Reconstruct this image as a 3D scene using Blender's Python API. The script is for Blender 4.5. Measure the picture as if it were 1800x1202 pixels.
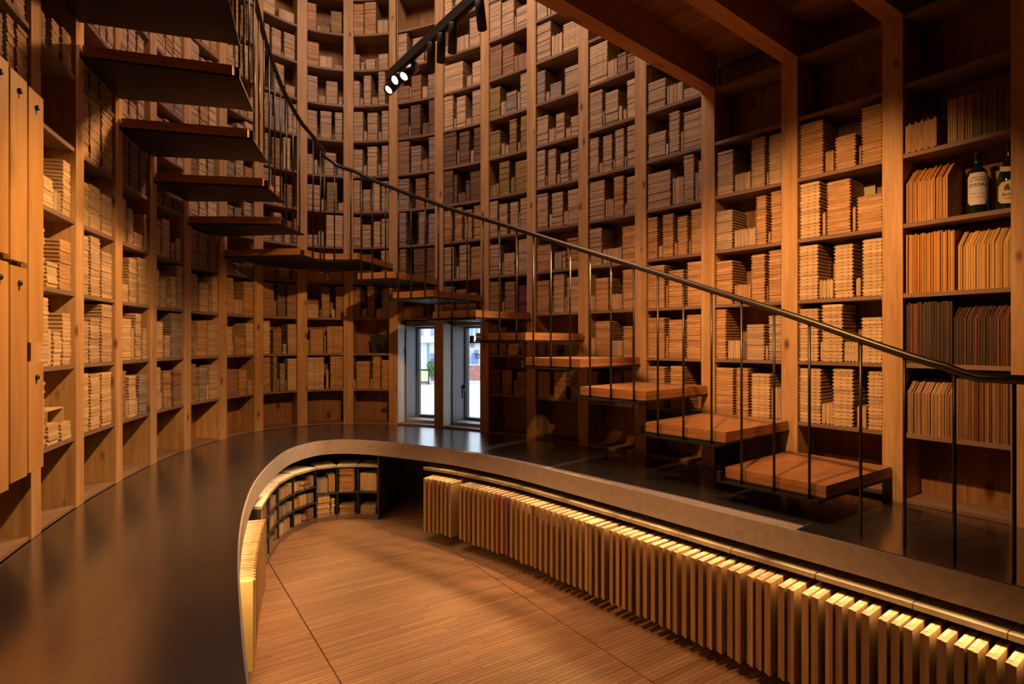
import bpy, math, random
from mathutils import Vector, Matrix
for o in list(bpy.data.objects): bpy.data.objects.remove(o)
S = bpy.context.scene
COL = S.collection
R = random.Random(7)
H = 0.36                        # one shelf spacing in metres; plans below are in shelf spacings
ZP = 2.0                        # counter top above the pit floor, in shelf spacings

def V(x, y, h): return Vector((x*H, y*H, (h+ZP)*H))   # plan x, plan y, height above the counter top

# ---------------------------------------------------------------- camera, world, lights, exposure
cd = bpy.data.cameras.new('camera'); cam = bpy.data.objects.new('camera', cd); COL.objects.link(cam)
cam.location = V(0, 0, 2.3); cam.rotation_euler = (math.pi/2, 0, 0)
cd.sensor_width = 36; cd.lens = 20.0; cd.shift_y = 0.0005; cd.clip_start = 0.05; cd.clip_end = 200
S.camera = cam
S.view_settings.view_transform = 'Standard'; S.view_settings.look = 'None'
S.view_settings.gamma = 1; S.view_settings.use_curve_mapping = False
S.view_settings.exposure = 0.1
S.cycles.use_denoising = True
S.cycles.max_bounces = 7; S.cycles.diffuse_bounces = 2; S.cycles.glossy_bounces = 3
S.cycles.transparent_max_bounces = 8; S.cycles.transmission_bounces = 4
S.cycles.sample_clamp_indirect = 4.0; S.cycles.caustics_reflective = False; S.cycles.caustics_refractive = False
W = bpy.data.worlds.new('overcast_sky'); S.world = W; W.use_nodes = True
W.node_tree.nodes['Background'].inputs[0].default_value = (0.80, 0.91, 1.0, 1)
W.node_tree.nodes['Background'].inputs[1].default_value = 2.7

WARM = (1.0, 0.50, 0.185); NEUT = (1.0, 0.70, 0.50)
def spot(name, p, aim, power, size=70, blend=0.5, col=WARM, rad=0.04):
    l = bpy.data.lights.new(name, 'SPOT'); l.energy = power; l.color = col
    l.spot_size = math.radians(size); l.spot_blend = blend; l.shadow_soft_size = rad
    o = bpy.data.objects.new(name, l); COL.objects.link(o)
    o.location = V(*p); d = V(*aim) - V(*p); o.rotation_euler = d.to_track_quat('-Z', 'Y').to_euler(); o['kind'] = 'helper'
    return o
def area(name, p, aim, power, sx, sy, col=WARM, spread=180, up=None):
    l = bpy.data.lights.new(name, 'AREA'); l.shape = 'RECTANGLE'; l.size = sx*H; l.size_y = sy*H
    l.energy = power; l.color = col; l.spread = math.radians(spread)
    o = bpy.data.objects.new(name, l); COL.objects.link(o)
    d = V(*aim) - V(*p)
    if up is None: o.rotation_euler = d.to_track_quat('-Z', 'Y').to_euler()
    else:
        z = -d.normalized(); x = Vector(up); x = (x - z*x.dot(z)).normalized(); y = z.cross(x)
        o.rotation_euler = Matrix((x, y, z)).transposed().to_euler()
    o.location = V(*p); o['kind'] = 'helper'
    return o
# downlights under the upper floor near the camera, spots of the track, added soft fill at the tower's top
spot('downlight_to_near_shelves', (-1.2, 5.4, 6.6), (-6.1, 8.6, 0.8), 240, 60, 0.7, (1.0, .56, .21))
spot('downlight_to_stair_wall', (1.4, 5.4, 6.6), (5.1, 9.3, 2.2), 290, 66, 1.0, WARM)
spot('downlight_to_middle_shelves', (0.6, 6.6, 6.8), (2.4, 11.6, 2.0), 110, 50, 0.9, WARM)
spot('downlight_to_far_shelves', (-0.6, 6.6, 6.7), (-5.6, 15.2, 0.9), 230, 38, 0.5, WARM)
spot('downlight_to_pit', (2.9, 9.8, 6.8), (-3.0, 11.0, -2), 330, 58, 0.9, (1.0, .64, .33))
spot('fill_to_counter_edge', (-1.6, 6.4, 6.7), (1.6, 8.4, -1.0), 150, 62, 1.0, WARM)  # added fill that brightens the hanging boards' fronts and the concrete edge
area('tower_fill', (-2.4, 10.6, 13.9), (-2.2, 11.2, 0), 85, 4, 4, (1.0, .68, .54))  # added area light for the upper shelves, below a closed ceiling

# ---------------------------------------------------------------- materials
def mat(name):
    m = bpy.data.materials.new(name); m.use_nodes = True
    nt = m.node_tree; return m, nt, nt.nodes['Principled BSDF']
def nd(nt, t, **k):
    n = nt.nodes.new(t)
    for a, b in k.items(): setattr(n, a, b)
    return n
def mth(nt, op, a, b=None):
    n = nd(nt, 'ShaderNodeMath', operation=op)
    for i, x in enumerate((a, b)):
        if x is None: continue
        if isinstance(x, (int, float)): n.inputs[i].default_value = x
        else: nt.links.new(x, n.inputs[i])
    return n.outputs[0]
def coords(nt, scale, rand=True):
    tc = nd(nt, 'ShaderNodeTexCoord'); mp = nd(nt, 'ShaderNodeMapping'); mp.inputs['Scale'].default_value = scale
    nt.links.new(tc.outputs['Object'], mp.inputs[0])
    oi = nd(nt, 'ShaderNodeObjectInfo'); ge = nd(nt, 'ShaderNodeNewGeometry')
    r = mth(nt, 'FRACT', mth(nt, 'ADD', oi.outputs['Random'], ge.outputs['Random Per Island']))
    if rand:
        cb = nd(nt, 'ShaderNodeCombineXYZ')
        for i, f in enumerate((37.0, 71.0, 53.0)): nt.links.new(mth(nt, 'MULTIPLY', r, f), cb.inputs[i])
        nt.links.new(cb.outputs[0], mp.inputs['Location'])
    return mp.outputs[0], r
def wood(name, light, dark, scale, var=0.25, knots=0.0, rough=0.6, bump=0.15, kscale=6.0, spec=0.3):
    """light/dark: linear colours of the soft and the hard grain; scale: noise scale per axis (small along the grain)."""
    m, nt, b = mat(name); L = nt.links.new
    co, r = coords(nt, scale)
    n1 = nd(nt, 'ShaderNodeTexNoise'); n1.inputs['Scale'].default_value = 1; n1.inputs['Detail'].default_value = 5
    n1.inputs['Roughness'].default_value = 0.62; n1.inputs['Distortion'].default_value = 0.6
    L(co, n1.inputs['Vector'])
    n2 = nd(nt, 'ShaderNodeTexNoise'); n2.inputs['Scale'].default_value = 4.5; n2.inputs['Detail'].default_value = 2
    L(co, n2.inputs['Vector'])
    f = mth(nt, 'ADD', mth(nt, 'MULTIPLY', n1.outputs[0], 0.7), mth(nt, 'MULTIPLY', n2.outputs[0], 0.3))
    cr = nd(nt, 'ShaderNodeValToRGB'); L(f, cr.inputs[0])
    cr.color_ramp.elements[0].position = 0.36; cr.color_ramp.elements[0].color = (*dark, 1)
    cr.color_ramp.elements[1].position = 0.62; cr.color_ramp.elements[1].color = (*light, 1)
    c = cr.outputs[0]
    if knots:
        tc = nd(nt, 'ShaderNodeTexCoord'); mp = nd(nt, 'ShaderNodeMapping'); L(tc.outputs['Object'], mp.inputs[0])
        ks = [min(1.0, max(0.45, s/max(scale)*1.0)) for s in scale]
        mp.inputs['Scale'].default_value = ks
        oi = nd(nt, 'ShaderNodeObjectInfo'); cb = nd(nt, 'ShaderNodeCombineXYZ')
        for i, q in enumerate((19.0, 43.0, 29.0)): L(mth(nt, 'MULTIPLY', oi.outputs['Random'], q), cb.inputs[i])
        L(cb.outputs[0], mp.inputs['Location'])
        vo = nd(nt, 'ShaderNodeTexVoronoi'); vo.inputs['Scale'].default_value = kscale; L(mp.outputs[0], vo.inputs['Vector'])
        mr = nd(nt, 'ShaderNodeMapRange'); L(vo.outputs['Distance'], mr.inputs[0])
        mr.inputs[1].default_value = 0.07; mr.inputs[2].default_value = 0.17; mr.inputs[3].default_value = knots; mr.inputs[4].default_value = 0
        mx = nd(nt, 'ShaderNodeMix', data_type='RGBA'); L(mr.outputs[0], mx.inputs[0]); L(c, mx.inputs[6])
        mx.inputs[7].default_value = (dark[0]*0.25, dark[1]*0.18, dark[2]*0.15, 1); c = mx.outputs[2]
    hs = nd(nt, 'ShaderNodeHueSaturation'); L(c, hs.inputs['Color'])
    L(mth(nt, 'ADD', mth(nt, 'MULTIPLY', r, var), 1 - var*0.55), hs.inputs['Value'])
    L(hs.outputs[0], b.inputs['Base Color']); b.inputs['Roughness'].default_value = rough
    b.inputs['Specular IOR Level'].default_value = spec
    if bump:
        bp = nd(nt, 'ShaderNodeBump'); bp.inputs['Strength'].default_value = bump; bp.inputs['Distance'].default_value = 0.004
        L(f, bp.inputs['Height']); L(bp.outputs[0], b.inputs['Normal'])
    return m
def plain(name, col, rough=0.5, metal=0.0, noise=0.0, nscale=8, spec=0.5):
    m, nt, b = mat(name)
    b.inputs['Roughness'].default_value = rough; b.inputs['Metallic'].default_value = metal
    b.inputs['Specular IOR Level'].default_value = spec
    if noise:
        co, r = coords(nt, (nscale,)*3, False)
        n = nd(nt, 'ShaderNodeTexNoise'); n.inputs['Scale'].default_value = 1; n.inputs['Detail'].default_value = 6
        nt.links.new(co, n.inputs['Vector'])
        cr = nd(nt, 'ShaderNodeValToRGB'); nt.links.new(n.outputs[0], cr.inputs[0])
        cr.color_ramp.elements[0].position = 0.3; cr.color_ramp.elements[1].position = 0.7
        cr.color_ramp.elements[0].color = (*[c*(1-noise) for c in col], 1); cr.color_ramp.elements[1].color = (*[min(1, c*(1+noise)) for c in col], 1)
        nt.links.new(cr.outputs[0], b.inputs['Base Color'])
    else: b.inputs['Base Color'].default_value = (*col, 1)
    return m
def emit(name, col, s):
    m, nt, b = mat(name); b.inputs['Base Color'].default_value = (*col, 1)
    b.inputs['Emission Color'].default_value = (*col, 1); b.inputs['Emission Strength'].default_value = s
    return m

M = {}
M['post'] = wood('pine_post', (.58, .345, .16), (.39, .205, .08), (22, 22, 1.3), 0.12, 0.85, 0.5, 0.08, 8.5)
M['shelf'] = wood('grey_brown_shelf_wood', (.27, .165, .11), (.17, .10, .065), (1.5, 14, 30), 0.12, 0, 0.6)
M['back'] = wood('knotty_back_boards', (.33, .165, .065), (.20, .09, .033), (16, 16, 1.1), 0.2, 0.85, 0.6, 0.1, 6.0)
M['beam'] = wood('pine_beam', (.50, .26, .10), (.34, .155, .055), (18, 1.0, 18), 0.1, 0.85, 0.55, 0.08, 4.0)
M['ceil'] = wood('ceiling_plank_wood', (.36, .17, .065), (.22, .095, .035), (1.0, 14, 14), 0.3, 0.5, 0.6, 0.1)
M['tread'] = wood('reddish_tread_wood', (.42, .19, .07), (.26, .10, .035), (2.0, 2.0, 30), 0.10, 0, 0.38, 0.05)
M['treadtop'] = wood('reddish_tread_top', (.41, .19, .075), (.29, .12, .042), (16, 2.2, 16), 0.10, 0, 0.36, 0.05)
M['floor'] = wood('oak_floor_strip', (.44, .235, .11), (.30, .145, .062), (1.6, 26, 26), 0.2, 0, 0.40, 0.05)
M['hang'] = wood('hanging_board_wood', (.52, .28, .09), (.40, .19, .05), (9, 9, 0.9), 0.18, 0.5, 0.45, 0.06, 3.0)
M['panel'] = wood('laminated_panel_wood', (.52, .32, .15), (.36, .19, .08), (14, 14, 1.2), 0.5, 0, 0.5, 0.06)
M['panelred'] = wood('reddish_panel_wood', (.50, .17, .06), (.36, .09, .03), (14, 14, 1.2), 0.2, 0, 0.5, 0.06)
M['panelpurple'] = wood('purple_panel_wood', (.30, .13, .16), (.20, .07, .10), (14, 14, 1.2), 0.2, 0, 0.5, 0.06)
M['ply'] = wood('pale_plywood_face', (.72, .50, .22), (.64, .41, .16), (1.5, 5, 9), 0.05, 0, 0.45, 0.03)
TINT = {'': ((.52, .36, .22), (.36, .225, .125)), 'p': ((.64, .44, .245), (.48, .305, .155)), 'w': ((.75, .66, .55), (.62, .51, .40)),
        'o': ((.53, .31, .14), (.34, .165, .065)), 'b': ((.36, .20, .105), (.22, .11, .055)), 'd': ((.22, .125, .075), (.11, .06, .035)),
        'e': ((.37, .28, .215), (.22, .155, .115)), 'l': ((.36, .235, .085), (.21, .125, .04)), 'v': ((.17, .045, .085), (.10, .025, .05))}
for k, (a, b_) in TINT.items():
    M['t'+k] = wood('tile_wood_'+{'': 'tan', 'p': 'pale', 'w': 'white', 'o': 'orange', 'b': 'brown', 'd': 'dark', 'e': 'grey', 'l': 'olive', 'v': 'purple'}[k], a, b_, (7, 7, 30), 0.34, 0, 0.65, 0.2)
    M['u'+k] = wood('upright_tile_wood_'+k, a, b_, (30, 7, 5), 0.34, 0, 0.65, 0.2)
for k, a, b_ in (('dark', (.10, .055, .035), (.04, .022, .015)), ('orange', (.56, .25, .055), (.42, .16, .03)), ('pale', (.60, .36, .12), (.46, .24, .07)), ('tan', (.40, .24, .12), (.25, .13, .06)), ('brown', (.30, .155, .075), (.18, .085, .04)), ('red', (.22, .075, .035), (.11, .035, .018)), ('grey', (.19, .12, .075), (.09, .055, .035))):
    M['s'+k] = wood('sample_sheet_'+k, a, b_, (30, 12, 2), 0.5, 0, 0.5, 0.05)
M['steel'] = plain('black_steel', (.028, .025, .022), 0.42, 0.7, 0.2, 20)
M['plate'] = plain('stair_plate_steel', (.020, .018, .017), 0.5, 0.0, 0.2, 9, 0.09)
M['rail'] = plain('bronze_handrail', (.075, .062, .046), 0.36, 0.75)
M['concrete'] = plain('concrete_rim', (.46, .37, .29), 0.75, 0, 0.10, 30)
M['lid'] = plain('brushed_lid_metal', (.33, .25, .17), 0.42, 0.55, 0.12, 25)
M['dark'] = plain('dark_board', (.06, .048, .04), 0.6, 0, 0.15, 12)
M['black'] = plain('black_matt', (.012, .011, .010), 0.5)
M['blackgloss'] = plain('black_gloss', (.012, .012, .013), 0.18)
M['wall'] = plain('outer_wall_board', (.12, .07, .035), 0.8, 0, 0.1, 5)
M['jamb'] = wood('pale_jamb_wood', (.66, .55, .45), (.55, .44, .35), (18, 18, 1.2), 0.1, 0.8, 0.55, 0.05, 7.0)
M['lining'] = plain('grey_window_lining', (.16, .135, .14), 0.55, 0, 0.1, 10)
M['frame'] = plain('grey_aluminium_frame', (.22, .255, .30), 0.4, 0.2)
M['sill'] = plain('grey_sill', (.36, .34, .33), 0.5, 0, 0.08, 12)
M['paper'] = plain('yellowed_card', (.42, .36, .20), 0.7)
M['label'] = plain('grey_label_strip', (.34, .30, .23), 0.5, 0, 0.12, 60)
M['ink'] = plain('label_ink', (.06, .05, .045), 0.6)
M['whitelabel'] = plain('white_bottle_label', (.66, .60, .56), 0.6)
M['creamlabel'] = plain('cream_bottle_label', (.66, .54, .30), 0.6)
M['lamp'] = emit('lamp_lens', (1.0, .86, .62), 14)
M['mirror'] = plain('lamp_rim', (.3, .3, .3), 0.2, 1)
# counter steel: satin, faint cloudy wear
m, nt, b = mat('satin_counter_steel'); M['counter'] = m
co, r_ = coords(nt, (2.2,)*3, False); n = nd(nt, 'ShaderNodeTexNoise'); n.inputs['Scale'].default_value = 1; n.inputs['Detail'].default_value = 5
nt.links.new(co, n.inputs['Vector'])
mr = nd(nt, 'ShaderNodeMapRange'); nt.links.new(n.outputs[0], mr.inputs[0]); mr.inputs[3].default_value = 0.19; mr.inputs[4].default_value = 0.24
nt.links.new(mr.outputs[0], b.inputs['Roughness']); b.inputs['Metallic'].default_value = 0.92; b.inputs['Base Color'].default_value = (.36, .325, .305, 1)
# window glass: clear, thin
m, nt, b = mat('clear_glass'); M['glass'] = m
gl = nd(nt, 'ShaderNodeBsdfGlossy'); gl.inputs['Roughness'].default_value = 0.02
tr = nd(nt, 'ShaderNodeBsdfTransparent'); tr.inputs[0].default_value = (.95, .98, 1, 1); mxs = nd(nt, 'ShaderNodeMixShader'); mxs.inputs[0].default_value = 0.06
nt.links.new(tr.outputs[0], mxs.inputs[1]); nt.links.new(gl.outputs[0], mxs.inputs[2]); nt.links.new(mxs.outputs[0], nt.nodes['Material Output'].inputs[0])
m, nt, b = mat('green_bottle_glass'); M['bottle'] = m
b.inputs['Base Color'].default_value = (.008, .016, .008, 1); b.inputs['Roughness'].default_value = 0.06; b.inputs['Coat Weight'].default_value = 0.6

# ---------------------------------------------------------------- mesh helpers
class MB:
    def __init__(s): s.v = []; s.f = []; s.m = []
    def prism(s, pts, h0, h1, mi=0):
        """vertical prism on plan points (plan units), heights in shelf spacings above the counter"""
        n = len(pts); b = len(s.v)
        s.v += [tuple(V(x, y, h0)) for x, y in pts] + [tuple(V(x, y, h1)) for x, y in pts]
        a = sum(pts[i][0]*pts[(i+1) % n][1] - pts[(i+1) % n][0]*pts[i][1] for i in range(n))
        lo = list(range(b, b+n)); hi = list(range(b+n, b+2*n))
        fs = [lo[::-1], hi] + [[lo[i], lo[(i+1) % n], hi[(i+1) % n], hi[i]] for i in range(n)]
        if a < 0: fs = [f[::-1] for f in fs]
        s.f += fs; s.m += [mi]*len(fs); return s
    def box(s, lo, hi, mi=0):
        """axis box in the object's own frame, metres"""
        b = len(s.v); (x0, y0, z0), (x1, y1, z1) = lo, hi
        s.v += [(x0, y0, z0), (x1, y0, z0), (x1, y1, z0), (x0, y1, z0), (x0, y0, z1), (x1, y0, z1), (x1, y1, z1), (x0, y1, z1)]
        fs = [(3, 2, 1, 0), (4, 5, 6, 7), (0, 1, 5, 4), (1, 2, 6, 5), (2, 3, 7, 6), (3, 0, 4, 7)]
        s.f += [[b+i for i in f] for f in fs]; s.m += [mi]*6; return s
    def extrude(s, prof, y0, y1, axis='z', off=(0, 0), mi=0):
        """profile (u,w) in the front plane, extruded in depth y0..y1; axis 'z': u->x, w->z; 'x': u->z, w->x"""
        n = len(prof); b = len(s.v)
        for y in (y0, y1):
            for u, w in prof:
                s.v.append((u+off[0], y, w+off[1]) if axis == 'z' else (w+off[0], y, u+off[1]))
        f = [list(range(b, b+n)), list(range(b+2*n-1, b+n-1, -1))] + [[b+(i+1) % n, b+i, b+n+i, b+n+(i+1) % n] for i in range(n)]
        if axis == 'x': f = [q[::-1] for q in f]
        s.f += f; s.m += [mi]*len(f); return s
    def tube(s, path, r, n=8, mi=0, cap=True):
        b = len(s.v); P = [Vector(p) for p in path]
        up = Vector((0.12, 0.31, 0.94)).normalized()
        for i, p in enumerate(P):
            t = (P[min(i+1, len(P)-1)] - P[max(i-1, 0)]).normalized()
            a = t.cross(up); a = a.normalized() if a.length > 1e-4 else t.orthogonal().normalized(); c = a.cross(t)
            for k in range(n):
                g = 2*math.pi*k/n; s.v.append(tuple(p + (a*math.cos(g) + c*math.sin(g))*(r if not isinstance(r, (list, tuple)) else r[i])))
        for i in range(len(P)-1):
            for k in range(n):
                q = b+i*n; s.f.append([q+k, q+(k+1) % n, q+n+(k+1) % n, q+n+k]); s.m.append(mi)
        if cap:
            s.f += [list(range(b, b+n))[::-1], list(range(b+(len(P)-1)*n, b+len(P)*n))]; s.m += [mi, mi]
        return s
    def lathe(s, prof, n=20, mi=0):
        b = len(s.v)
        for r, z in prof:
            for k in range(n): g = 2*math.pi*k/n; s.v.append((r*math.cos(g), r*math.sin(g), z))
        for i in range(len(prof)-1):
            for k in range(n):
                q = b+i*n; s.f.append([q+k, q+(k+1) % n, q+n+(k+1) % n, q+n+k]); s.m.append(mi)
        s.f += [list(range(b, b+n))[::-1], list(range(b+(len(prof)-1)*n, b+len(prof)*n))]; s.m += [mi, mi]
        return s
    def mesh(s, name, mats):
        me = bpy.data.meshes.new(name); me.from_pydata(s.v, [], s.f)
        if not isinstance(mats, (list, tuple)): mats = [mats]
        for m in mats: me.materials.append(m)
        if len(mats) > 1: me.polygons.foreach_set('material_index', s.m)
        me.update(); return me
    def build(s, name, mats, parent=None, mw=None, smooth=False):
        me = s.mesh(name, mats)
        if smooth: me.polygons.foreach_set('use_smooth', [True]*len(me.polygons))
        return link(name, me, parent, mw)
def link(name, me, parent=None, mw=None):
    o = bpy.data.objects.new(name, me); COL.objects.link(o)
    if mw is not None: o.matrix_world = mw
    if parent is not None:
        o.parent = parent; o.matrix_parent_inverse = Matrix.Identity(4)
        if mw is not None: o.matrix_basis = parent.matrix_basis.inverted() @ mw
        else: o.matrix_basis = parent.matrix_basis.inverted()
    return o
def tag(o, label=None, cat=None, group=None, kind=None):
    for k, v in (('label', label), ('category', cat), ('group', group), ('kind', kind)):
        if v: o[k] = v
    return o
def thing(name, label, cat, mw=None, group=None, kind=None):
    o = bpy.data.objects.new(name, None); COL.objects.link(o); o.empty_display_size = 0.05
    if mw is not None: o.matrix_basis = mw
    return tag(o, label, cat, group, kind)
def frame(x, y, h, n):
    """matrix at a plan point whose local +Y points along plan direction n, +X to its right, +Z up"""
    n = Vector((n[0], n[1], 0)).normalized(); t = Vector((n.y, -n.x, 0)); p = V(x, y, h)
    return Matrix(((t.x, n.x, 0, p.x), (t.y, n.y, 0, p.y), (0, 0, 1, p.z), (0, 0, 0, 1)))
ORD = 'zeroth first second third fourth fifth sixth seventh eighth ninth tenth eleventh twelfth thirteenth fourteenth fifteenth sixteenth seventeenth eighteenth nineteenth'.split()
def ordinal(n):
    if n < 20: return ORD[n]
    tens = ['twent', 'thirt', 'fort', 'fift', 'sixt', 'sevent', 'eight', 'ninet'][n//10-2]
    return tens+'ieth' if n % 10 == 0 else tens+'y-'+ORD[n % 10]
class Curve:
    """Catmull-Rom through plan points; p(t), tangent, and the normal to the left of travel (away from the room)"""
    def __init__(s, pts):
        s.p0 = pts; s.P = [(2*pts[0][0]-pts[1][0], 2*pts[0][1]-pts[1][1])] + list(pts) + [(2*pts[-1][0]-pts[-2][0], 2*pts[-1][1]-pts[-2][1])]
    def p(s, t):
        i = max(0, min(len(s.p0)-2, int(math.floor(t)))); u = t-i; q = s.P[i:i+4]
        return tuple(.5*((2*q[1][k]) + (-q[0][k]+q[2][k])*u + (2*q[0][k]-5*q[1][k]+4*q[2][k]-q[3][k])*u*u + (-q[0][k]+3*q[1][k]-3*q[2][k]+q[3][k])*u**3) for k in (0, 1))
    def tan(s, t):
        a, b = s.p(t-.02), s.p(t+.02); d = math.hypot(b[0]-a[0], b[1]-a[1]); return ((b[0]-a[0])/d, (b[1]-a[1])/d)
    def nrm(s, t): x, y = s.tan(t); return (-y, x)
    def off(s, t, d): p = s.p(t); n = s.nrm(t); return (p[0]+n[0]*d, p[1]+n[1]*d)

# ---------------------------------------------------------------- the egg-shaped plan
POSTS = [(-3.87, 3.12), (-4.55, 4.29), (-5.145, 5.50),
         (-5.65, 6.755), (-6.095, 8.027), (-6.47, 9.37), (-6.774, 10.753), (-6.927, 12.157), (-6.86, 13.527), (-6.545, 14.716),
         (-5.762, 15.635), (-4.613, 16.035), (-3.318, 15.894), (-1.978, 15.359), (-0.704, 14.589), (0.462, 13.689), (1.59, 12.711),
         (2.638, 11.683), (3.646, 10.595), (4.609, 9.457), (5.524, 8.263), (6.338, 7.035), (7.10, 5.77), (7.79, 4.47), (8.41, 3.14)]
I0 = 3                                   # index of the first post that the photograph shows (post A)
WC = Curve(POSTS); NP = len(POSTS)
PW, PD = .265, .65                       # post width and depth
TOP = 13.7
RIM = Curve([(-0.1, 1.2), (-0.62, 2.0), (-1.16, 2.8), (-1.763, 3.83), (-2.31, 4.87), (-2.84, 5.93), (-3.32, 6.97), (-3.785, 8.1), (-4.23, 9.36), (-4.62, 10.9), (-4.81, 12.3),
             (-4.62, 13.2), (-4.17, 13.53), (-3.5, 13.45), (-2.79, 13.14), (-1.95, 12.68), (-1.23, 12.22), (-.07, 11.2), (1.05, 9.93), (2.06, 8.72), (2.76, 7.86), (3.97, 6.42), (4.8, 5.34), (5.55, 4.3), (6.2, 3.3), (6.6, 2.6)])
NR = len(RIM.p0)
def wall_t(p):
    b = min(range((NP-1)*10+1), key=lambda i: (WC.p(i/10)[0]-p[0])**2 + (WC.p(i/10)[1]-p[1])**2); return b/10

# ---------------------------------------------------------------- setting: floor, walls, ceilings
fd = (0.55, -0.835); fn = (0.835, 0.55)  # joint direction and strip direction on the floor
fl = tag(MB().prism([(-9, -6), (11, -6), (11, 18), (-9, 18)], -2.3, -2.025).build('floor', M['dark']), kind='structure')
def inside(x, y): return y < 16 and (abs(x) < 7)
o0 = (-4.54, 10.8)
for c in range(-1, 6):                   # panels of narrow strips, 3.3 wide, joints run along the room
    mb = MB(); u0 = 3.3*c + .006; u1 = 3.3*(c+1) - .006
    k = -70
    while k < 130:
        w = .072; v0 = k*w; k += 1
        uu = u0
        while uu < u1 - .01:
            ue = min(u1, uu + R.uniform(1.0, 2.6))
            if u1 - ue < .5: ue = u1
            cx, cy = o0[0]+fn[0]*(uu+ue)/2+fd[0]*v0, o0[1]+fn[1]*(uu+ue)/2+fd[1]*v0
            if -7 < cx < 7.5 and 2.2 < cy < 16.2 and abs(cx) < cy*1.05+.6:
                g = .0022
                pts = [(o0[0]+fn[0]*a+fd[0]*b_, o0[1]+fn[1]*a+fd[1]*b_) for a, b_ in ((uu+g, v0+g), (ue-g, v0+g), (ue-g, v0+w-g), (uu+g, v0+w-g))]
                mb.prism(pts, -2.03, -2.0 - R.random()*.002)
            uu = ue
    if mb.v:
        # own frame along the strips, so that the grain follows them
        n_ = Vector((fd[0], fd[1], 0)).normalized(); n_ = -n_
        mw = frame(o0[0], o0[1], -2, (n_.x, n_.y)); inv = mw.inverted()
        mb.v = [tuple(inv @ Vector(p)) for p in mb.v]
        tag(mb.build('floor_strip', M['floor'], fl, mw), kind='stuff')

ts = [i/4 for i in range((NP-1)*4+1)]
WIN = (12, 13)                            # bays of the two windows (post J to K, K to L)
mb = MB()
for a, b_ in zip(ts, ts[1:]):
    q = [WC.off(a, PD+.03), WC.off(b_, PD+.03), WC.off(b_, PD+.2), WC.off(a, PD+.2)]
    bay = int(a)
    if bay in WIN: mb.prism(q, 2.86, 14.4); mb.prism(q, -2.3, .02)
    else: mb.prism(q, -2.3, 14.4)
tag(mb.build('wall_curved', M['wall']), kind='structure')
A0, A1 = WC.off(0, PD), WC.off(NP-1, PD)
mb = MB().prism([A0, (A0[0], -5), (A0[0]-.2, -5), (A0[0]-.2, A0[1])], -2.3, 14.4); tag(mb.build('wall_left', M['wall']), kind='structure')
mb = MB().prism([A1, (A1[0], -5), (A1[0]+.2, -5), (A1[0]+.2, A1[1])], -2.3, 14.4); tag(mb.build('wall_right', M['wall']), kind='structure')
mb = MB().prism([(A0[0]-.2, -5), (A1[0]+.2, -5), (A1[0]+.2, -5.2), (A0[0]-.2, -5.2)], -2.3, 14.4); tag(mb.build('wall_back', M['wall']), kind='structure')
mb = MB().prism([(-9, -6), (11, -6), (11, 18), (-9, 18)], 14.2, 14.5); tag(mb.build('ceiling', M['dark']), kind='structure')
mb = MB()
ub = [i/4 for i in range((NP-1)*4+1) if 2 <= i/4 <= NP-2]
for a, b_ in zip(ub, ub[1:]):
    mb.prism([WC.off(a, -.04), WC.off(b_, -.04), WC.off(b_, .0), WC.off(a, .0)], -2.0, -.352)
tag(mb.build('wall_under_counter', M['dark']), kind='structure')

# upper floor over the stair foot: beams from the posts, planks between
PI = I0+15                                # post P carries the edge beam
bn = WC.nrm(PI); bt = WC.tan(PI)
uf = tag(MB().prism([(WC.off(PI, .5)[0]-bn[0]*q-bt[0]*.13+bt[0]*w, WC.off(PI, .5)[1]-bn[1]*q-bt[1]*.13+bt[1]*w) for q, w in ((0, 0), (9.6, 0), (9.6, 9), (0, 9))], 7.64, 8.0).build('ceiling_upper_floor', M['dark']), kind='structure')
pw = .36
for k in range(26):
    a = .5 - pw*k
    q = [(WC.p(PI)[0]+bn[0]*d+bt[0]*w, WC.p(PI)[1]+bn[1]*d+bt[1]*w) for d, w in ((a-.006, -.1), (a-pw+.006, -.1), (a-pw+.006, 8.8), (a-.006, 8.8))]
    mw = frame(WC.p(PI)[0], WC.p(PI)[1], 7.6, bn); inv = mw.inverted()
    mb = MB().prism(q, 7.58 + R.random()*.008, 7.64); mb.v = [tuple(inv @ Vector(p)) for p in mb.v]
    mb.build('ceiling_plank', M['ceil'], uf, mw)
for j in range(6):
    i = PI+j; n = WC.nrm(i); p = WC.p(i); mw = frame(p[0], p[1], 7.0, n)
    L = 9.6 - j*.2
    bm_ = MB().box((-PW/2*H, -L*H, 0), (PW/2*H, .1*H, .575*H)).build('ceiling_beam', M['beam'], uf, mw)

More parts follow.
